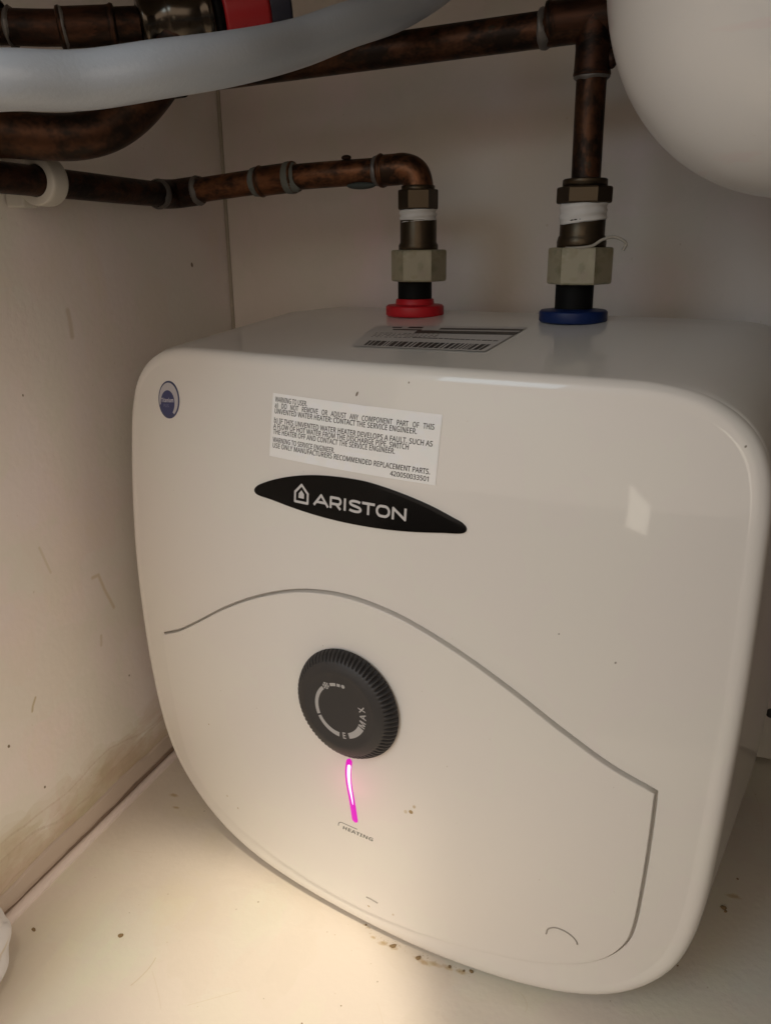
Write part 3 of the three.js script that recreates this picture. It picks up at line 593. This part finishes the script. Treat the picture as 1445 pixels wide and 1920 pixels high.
{ // cold pipe: down from a tee to the blue inlet, with the run along the back
  const t = thing('copper_pipe', 'thick copper pipe with tee along back wall, dropping to blue inlet', 'pipe');
  const X = -57.3, Z = -474, T = [X, 486, Z];
  part('pipe_tube', tube([[X, 486, Z], [X, 440, Z], [X + 0.3, 405, Z]], 7.7, true, 30), brownCopper, t);
  part('pipe_tube', tube([[-320, 474.2, Z], [-200, 478.6, Z], [-60, 483.6, Z]], 8.6), brownCopper, t);
  part('elbow', tube([[-300, 475, Z], [-314, 474.6, Z], [-322, 477, Z], [-325, 486, Z], [-325, 510, Z]], 10.2, true, 40), darkCopper, t);
  part('tee', mergeGeometries([
    turned([[8, -24.6], [10.1, -24], [10.6, -22.4], [10, -21], [9.8, -18], [9.8, 18], [10, 21], [10.6, 22.4], [10.1, 24], [8, 24.6]], T, [X + 100, 489, Z]),
    turned([[7, 27.4], [9.0, 27], [9.5, 25.8], [9.2, 24], [8.9, 14], [9.4, 8], [9.8, 0]].reverse(), T, [X, 0, Z])]), darkCopper, t);
  part('solder_ring', ring([-84.6, 483, Z], [-70, 483.6, Z], 9.6, 3.6), solder, t);
  part('solder_ring', ring([X, 460, Z], [X, 440, Z], 8.9, 1.8), solder, t);
  part('solder_drip', new THREE.SphereGeometry(0.003, 20, 14).scale(1, 1.7, 1).translate((X + 9.6) / 1000, 0.467, (Z + 1) / 1000), darkCopper, t);
  part('compression_nut', mergeGeometries([hexNut(12.6, 8.6, [X, 398.4, Z], 0.08, 1), turned([[8, 0], [11.8, 0.2], [11.8, 3.8], [11, 4.4], [8, 4.5]], [X, 406.4, Z], [X, 500, Z]).toNonIndexed()].map((g) => { g.deleteAttribute('uv'); return g; })), brass, t);
  part('thread_tape', tapeRoll([X, 388.8, Z], 12.3, 10.2, 1.3, 4.3), ptfe, t);
  part('adaptor', turned([[9, 374.5], [13, 374.6], [13.2, 379], [12.6, 381.6], [12, 382.4], [12, 390.5], [9, 390.6]], [X, 0, Z], [X, 1000, Z]), brass, t);
  part('union_nut', hexNut(15.0, 19.2, [X - 0.2, 357, Z], 0.06, 1.1), milkyNut, t);
  part('loose_strand', new THREE.TubeGeometry(new THREE.CatmullRomCurve3([[-64, 375.8, -460.5], [-57, 376, -459.8], [-50, 377, -460.5], [-45, 380, -461], [-39.5, 381.2, -462], [-34.5, 379.4, -462], [-33, 377.6, -462.4], [-34.4, 374.6, -462]].map(M)), 60, 0.0008, 8), std([0.33, 0.3, 0.25], 0.8), t, 'frayed strand sticking out above the nut');
}
{ // upper left: supply pipe with tee and red-handled valve, bent pipe joining from below
  const t = thing('copper_pipe', 'dark copper supply pipe with tee and red banded valve behind grey hose', 'pipe');
  const A = [-330, 478.5, -345], B = [-292, 477.5, -359], C = [-245, 485, -394], D = [-222, 490.5, -411], F = [-203, 495, -426];
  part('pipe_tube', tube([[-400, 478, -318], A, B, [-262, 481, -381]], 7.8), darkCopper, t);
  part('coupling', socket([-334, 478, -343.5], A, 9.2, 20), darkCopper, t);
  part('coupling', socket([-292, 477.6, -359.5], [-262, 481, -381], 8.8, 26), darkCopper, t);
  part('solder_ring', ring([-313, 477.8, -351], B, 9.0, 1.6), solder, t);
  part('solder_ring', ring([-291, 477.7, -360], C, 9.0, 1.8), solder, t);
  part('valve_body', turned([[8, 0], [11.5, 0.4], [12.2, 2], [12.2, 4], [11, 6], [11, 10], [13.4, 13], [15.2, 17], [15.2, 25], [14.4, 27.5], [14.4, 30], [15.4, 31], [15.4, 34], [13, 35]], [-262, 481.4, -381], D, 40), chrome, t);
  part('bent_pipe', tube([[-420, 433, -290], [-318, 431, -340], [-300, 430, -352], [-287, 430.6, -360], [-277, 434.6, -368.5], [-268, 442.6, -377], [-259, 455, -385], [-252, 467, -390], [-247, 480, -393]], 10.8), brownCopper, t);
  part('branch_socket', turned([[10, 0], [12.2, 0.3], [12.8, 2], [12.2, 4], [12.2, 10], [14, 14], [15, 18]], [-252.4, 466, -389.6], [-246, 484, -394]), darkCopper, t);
  part('gland_ring', turned([[9, 0], [13.6, 0.2], [13.9, 2], [13.6, 4.6], [9, 5]], along(C, D, 13), F), blackRubber, t);
  part('valve_handle', turned([[9, 0], [13.8, 0.3], [14.2, 2], [14.2, 21], [13.8, 23], [9, 23.3]], along(C, D, 17.5), F), phys([0.36, 0.012, 0.016], 0.42), t, 'red band of the valve');
  part('valve_cap', turned([[0, 0], [12.8, 0.2], [13.4, 1.6], [13.4, 10], [12.6, 11.6], [0.01, 12]], along(C, D, 40), along(C, D, 90)), std([0.014, 0.015, 0.03], 0.5), t);
}
{ // white plastic clip on the wall, round the hot pipe
  const t = thing('pipe_clip', 'white plastic pipe clip holding the thin copper pipe to left wall', 'clip');
  const g = turned([[8.1, 0], [11.6, 0], [12.4, 0.8], [12.6, 3], [12.6, 9.5], [12.2, 11.2], [11.4, 12], [8.1, 12]], [-325, 412.2, -367], [-325, 412, -390], 44);
  const clipMat = phys([0.6, 0.58, 0.52], 0.45, { clearcoat: 0.1 });
  part('clip_ring', g, clipMat, t);
  const b = part('clip_base', new RoundedBoxGeometry(0.012, 0.021, 0.0116, 3, 0.0015), clipMat, t); b.position.set(-0.3404, 0.4098, -0.373);
}
{ // grey waste hose crossing the upper left corner
  const t = thing('drain_hose', 'thick grey plastic drain hose crossing the upper left corner in front of pipes', 'hose');
  const pts = [[-300, 428, -200], [-250, 429.5, -230], [-223, 432, -241.5], [-206, 434, -262], [-187, 439.5, -282], [-175, 446.5, -309], [-169, 462, -362.5], [-161, 475, -397], [-151, 492, -445], [-138, 516, -490], [-128, 545, -525], [-122, 610, -545]];
  const c = new THREE.CatmullRomCurve3(pts.map(M), false, 'centripetal'), n = 200, rows = [], fr = c.computeFrenetFrames(n, false);
  for (let i = 0; i <= n; i++) { const p = c.getPointAt(i / n); rows.push(Array.from({ length: 40 }, (_, k) => { const a = k / 40 * Math.PI * 2, r = (9.5 + 0.12 * noise.noise(i * 0.06, Math.cos(a), Math.sin(a)) ) / 1000; return p.clone().addScaledVector(fr.normals[i], Math.cos(a) * r).addScaledVector(fr.binormals[i], Math.sin(a) * r); })); }
  const b = peel.clone(); b.repeat.set(2, 14); b.needsUpdate = true;
  part('hose_tube', grid(rows, true), phys([0.46, 0.515, 0.58], 0.36, { clearcoat: 0.4, clearcoatRoughness: 0.28, bumpMap: b, bumpScale: 0.00012 }), t);
}
{ // underside of the hand basin
  const t = thing('sink_basin', 'smooth white underside of a hand basin hanging at upper right', 'basin', [0.0398, 0.488, -0.419]);
  const prof = []; for (let i = 0; i <= 40; i++) { const a = i / 40 * Math.PI / 2; prof.push([86 * Math.sin(a) + 0.01, -92 * Math.cos(a)]); }
  prof.push([87, 30], [88, 70], [90, 100], [97, 110], [97, 117]);
  const tex = canvasTexture(512, 512, (g, w) => { g.fillStyle = '#f4f2ee'; g.fillRect(0, 0, w, w); for (let i = 0; i < 60; i++) blotch(g, rnd() * w, rnd() * w, 6 + rnd() * 40, 4 + rnd() * 22, i % 2 ? '#ebe7df' : '#f8f7f4', 0.3, rnd() * 40); g.globalAlpha = 0.3; speckle(g, w, w, 60, ['#b7ab95'], 1.2); g.globalAlpha = 1; });
  part('bowl', lathe(prof, 96), phys([1, 1, 1], 0.35, { map: tex, clearcoat: 0.7, clearcoatRoughness: 0.25 }), t);
}
{ // crumpled white bag at the lower left edge
  const t = thing('plastic_bag', 'crumpled white plastic bag on the floor at lower left edge', 'bag');
  const rows = [], m = 60, n = 90, tex = canvasTexture(512, 512, (g, w) => { g.fillStyle = '#eeeef2'; g.fillRect(0, 0, w, w); for (let i = 0; i < 70; i++) blotch(g, rnd() * w, rnd() * w, 6 + rnd() * 26, 4 + rnd() * 14, ['#c9ae7a', '#b39a68', '#d8c49c'][i % 3], 0.25, rnd() * 40); });
  for (let j = 0; j <= m; j++) rows.push(Array.from({ length: n }, (_, i) => {
    const th = j / m * Math.PI, ph = i / n * Math.PI * 2, d = V(Math.sin(th) * Math.cos(ph), Math.cos(th), Math.sin(th) * Math.sin(ph));
    const cr = 1 - Math.abs(noise.noise(d.x * 1.6 + 1, d.y * 2.2 + 2, d.z * 1.6)) * 2, fold = 1 + 0.1 * noise.noise(d.x * 1.6 + 4, d.y * 2.6, d.z * 1.6) - 0.03 * Math.pow(Math.max(0, cr), 6) + 0.008 * noise.noise(d.x * 5, d.y * 5, d.z * 5);
    return V(d.x * 0.0185 * fold, Math.max(-0.0318, d.y * 0.034 * fold), d.z * 0.05 * fold);
  }));
  const b = part('bag_film', grid(rows, true, null, true), phys([0.95, 0.95, 0.97], 0.45, { map: tex, clearcoat: 0.3 }), t);
  b.position.set(-0.3150, 0.032, -0.209);
}
{ // dirt: crumbs and dead insects lying about
  const gs = [], crumb = (x, z, r, k = 1) => { const g = new THREE.IcosahedronGeometry(r / 1000, 1); const p = g.attributes.position; for (let i = 0; i < p.count; i++) { const s = 1 + 0.5 * noise.noise(p.getX(i) * 2000 + x, p.getY(i) * 2000, p.getZ(i) * 2000 + z); p.setXYZ(i, p.getX(i) * s * k, p.getY(i) * s * 0.6, p.getZ(i) * s); } g.rotateY(x).translate(x / 1000, r * 0.3 / 1000, z / 1000); g.computeVertexNormals(); gs.push(g); };
  for (const [x, z, r, k] of [[-273, -296, 1.3, 1.2], [-324, -283, 1.0, 1.6], [-142, -350, 0.6, 1], [-122, -341, 1.2, 1.6], [-106, -338, 1.2, 1.5], [-88, -338, 0.9, 1], [-76, -339, 1.0, 1.3], [-80, -338, 0.7, 1], [55, -432, 1.7, 0.9], [56, -429.5, 1.1, 0.8], [64, -460, 0.8, 0.8], [-135, -296, 0.35, 1], [-210, -345, 0.4, 1], [-150, -280, 0.4, 1], [30, -380, 0.5, 1]]) crumb(x, z, r, k);
  const c = part('crumbs', mergeGeometries(gs), std([0.26, 0.18, 0.09], 0.8), scene);
  c.userData.kind = 'stuff'; tag(c, 'small brown crumbs and dead insects scattered on the cream floor', 'crumbs');
}
{ // the dark floor of the room in front of the cupboard, and the plinth below it
  const f = struct('room_floor', new THREE.BoxGeometry(9, 0.02, 9), std([0.06, 0.045, 0.035], 0.7));
  f.position.set(0, -0.13, 4.45);
  const p = struct('plinth', new THREE.BoxGeometry(1.4, 0.1, 0.02), std([0.3, 0.27, 0.23], 0.6));
  p.position.set(0, -0.07, -0.05);
}
{ // pale window off to the left of the room
  const t = thing('room_window', 'small pale window to the left of the room, outside the picture', 'window', WINDOW_AT.toArray());
  t.lookAt(WINDOW_AIM);
  const fr = [[0, 0.27, 0.58, 0.04], [0, -0.27, 0.58, 0.04], [0.27, 0, 0.04, 0.5], [-0.27, 0, 0.04, 0.5]];
  for (const [x, y, w, h] of fr) part('window_frame', new THREE.BoxGeometry(w, h, 0.05), std([0.7, 0.7, 0.7], 0.5), t).position.set(x, y, 0);
  part('window_pane', new THREE.BoxGeometry(0.5, 0.5, 0.006), new THREE.MeshStandardMaterial({ color: 0x888888, emissive: WINDOW_COLOR, emissiveIntensity: 0.4 }), t);
}
{ // little paper lantern standing low in the room, mirrored in the enamel
  const t = thing('paper_lantern', 'small glowing paper lantern standing low in the room, outside the picture', 'lamp', [-0.055, -0.12, 0.9]);
  const s = new THREE.Shape([[-0.036, 0.299], [0.036, 0.234], [0.03, 0.153], [-0.034, 0.172]].map(([x, y]) => new THREE.Vector2(x, y + 0.12)));
  part('lantern_shade', new THREE.ExtrudeGeometry(s, { depth: 0.03, bevelEnabled: false }), new THREE.MeshStandardMaterial({ color: 0xcccccc, emissive: new THREE.Color().setRGB(1, 0.9, 0.74), emissiveIntensity: 4.6 }), t);
  part('lantern_foot', lathe([[0.01, 0], [40, 0], [40, 6], [6, 10], [5, 285], [0.01, 285]], 24), std([0.1, 0.09, 0.08], 0.6), t).position.z = 0.015;
}
{ // the room's reflector lamp, high up in front of the cupboard to the right
  const t = thing('spot_lamp', 'small round reflector lamp high in front of the cupboard, outside the picture', 'lamp', LAMP_AT.toArray());
  t.lookAt(LAMP_AIM);
  part('lamp_housing', lathe([[0, -60], [30, -58], [52, -30], [LAMP_RADIUS * 1000 + 3, -4], [LAMP_RADIUS * 1000 + 3, 2], [LAMP_RADIUS * 1000, 2], [LAMP_RADIUS * 1000 - 2, -6], [0.01, -8]], 40).rotateX(Math.PI / 2), std([0.7, 0.7, 0.7], 0.5), t);
  part('lamp_lens', lathe([[0.01, 0], [LAMP_RADIUS * 1000 - 1, 0], [LAMP_RADIUS * 1000 - 1, -1.5], [0.01, -1.5]], 40).rotateX(Math.PI / 2), new THREE.MeshStandardMaterial({ color: 0xffffff, emissive: LAMP_COLOR, emissiveIntensity: 6 }), t);
}
renderer.render(scene, camera);
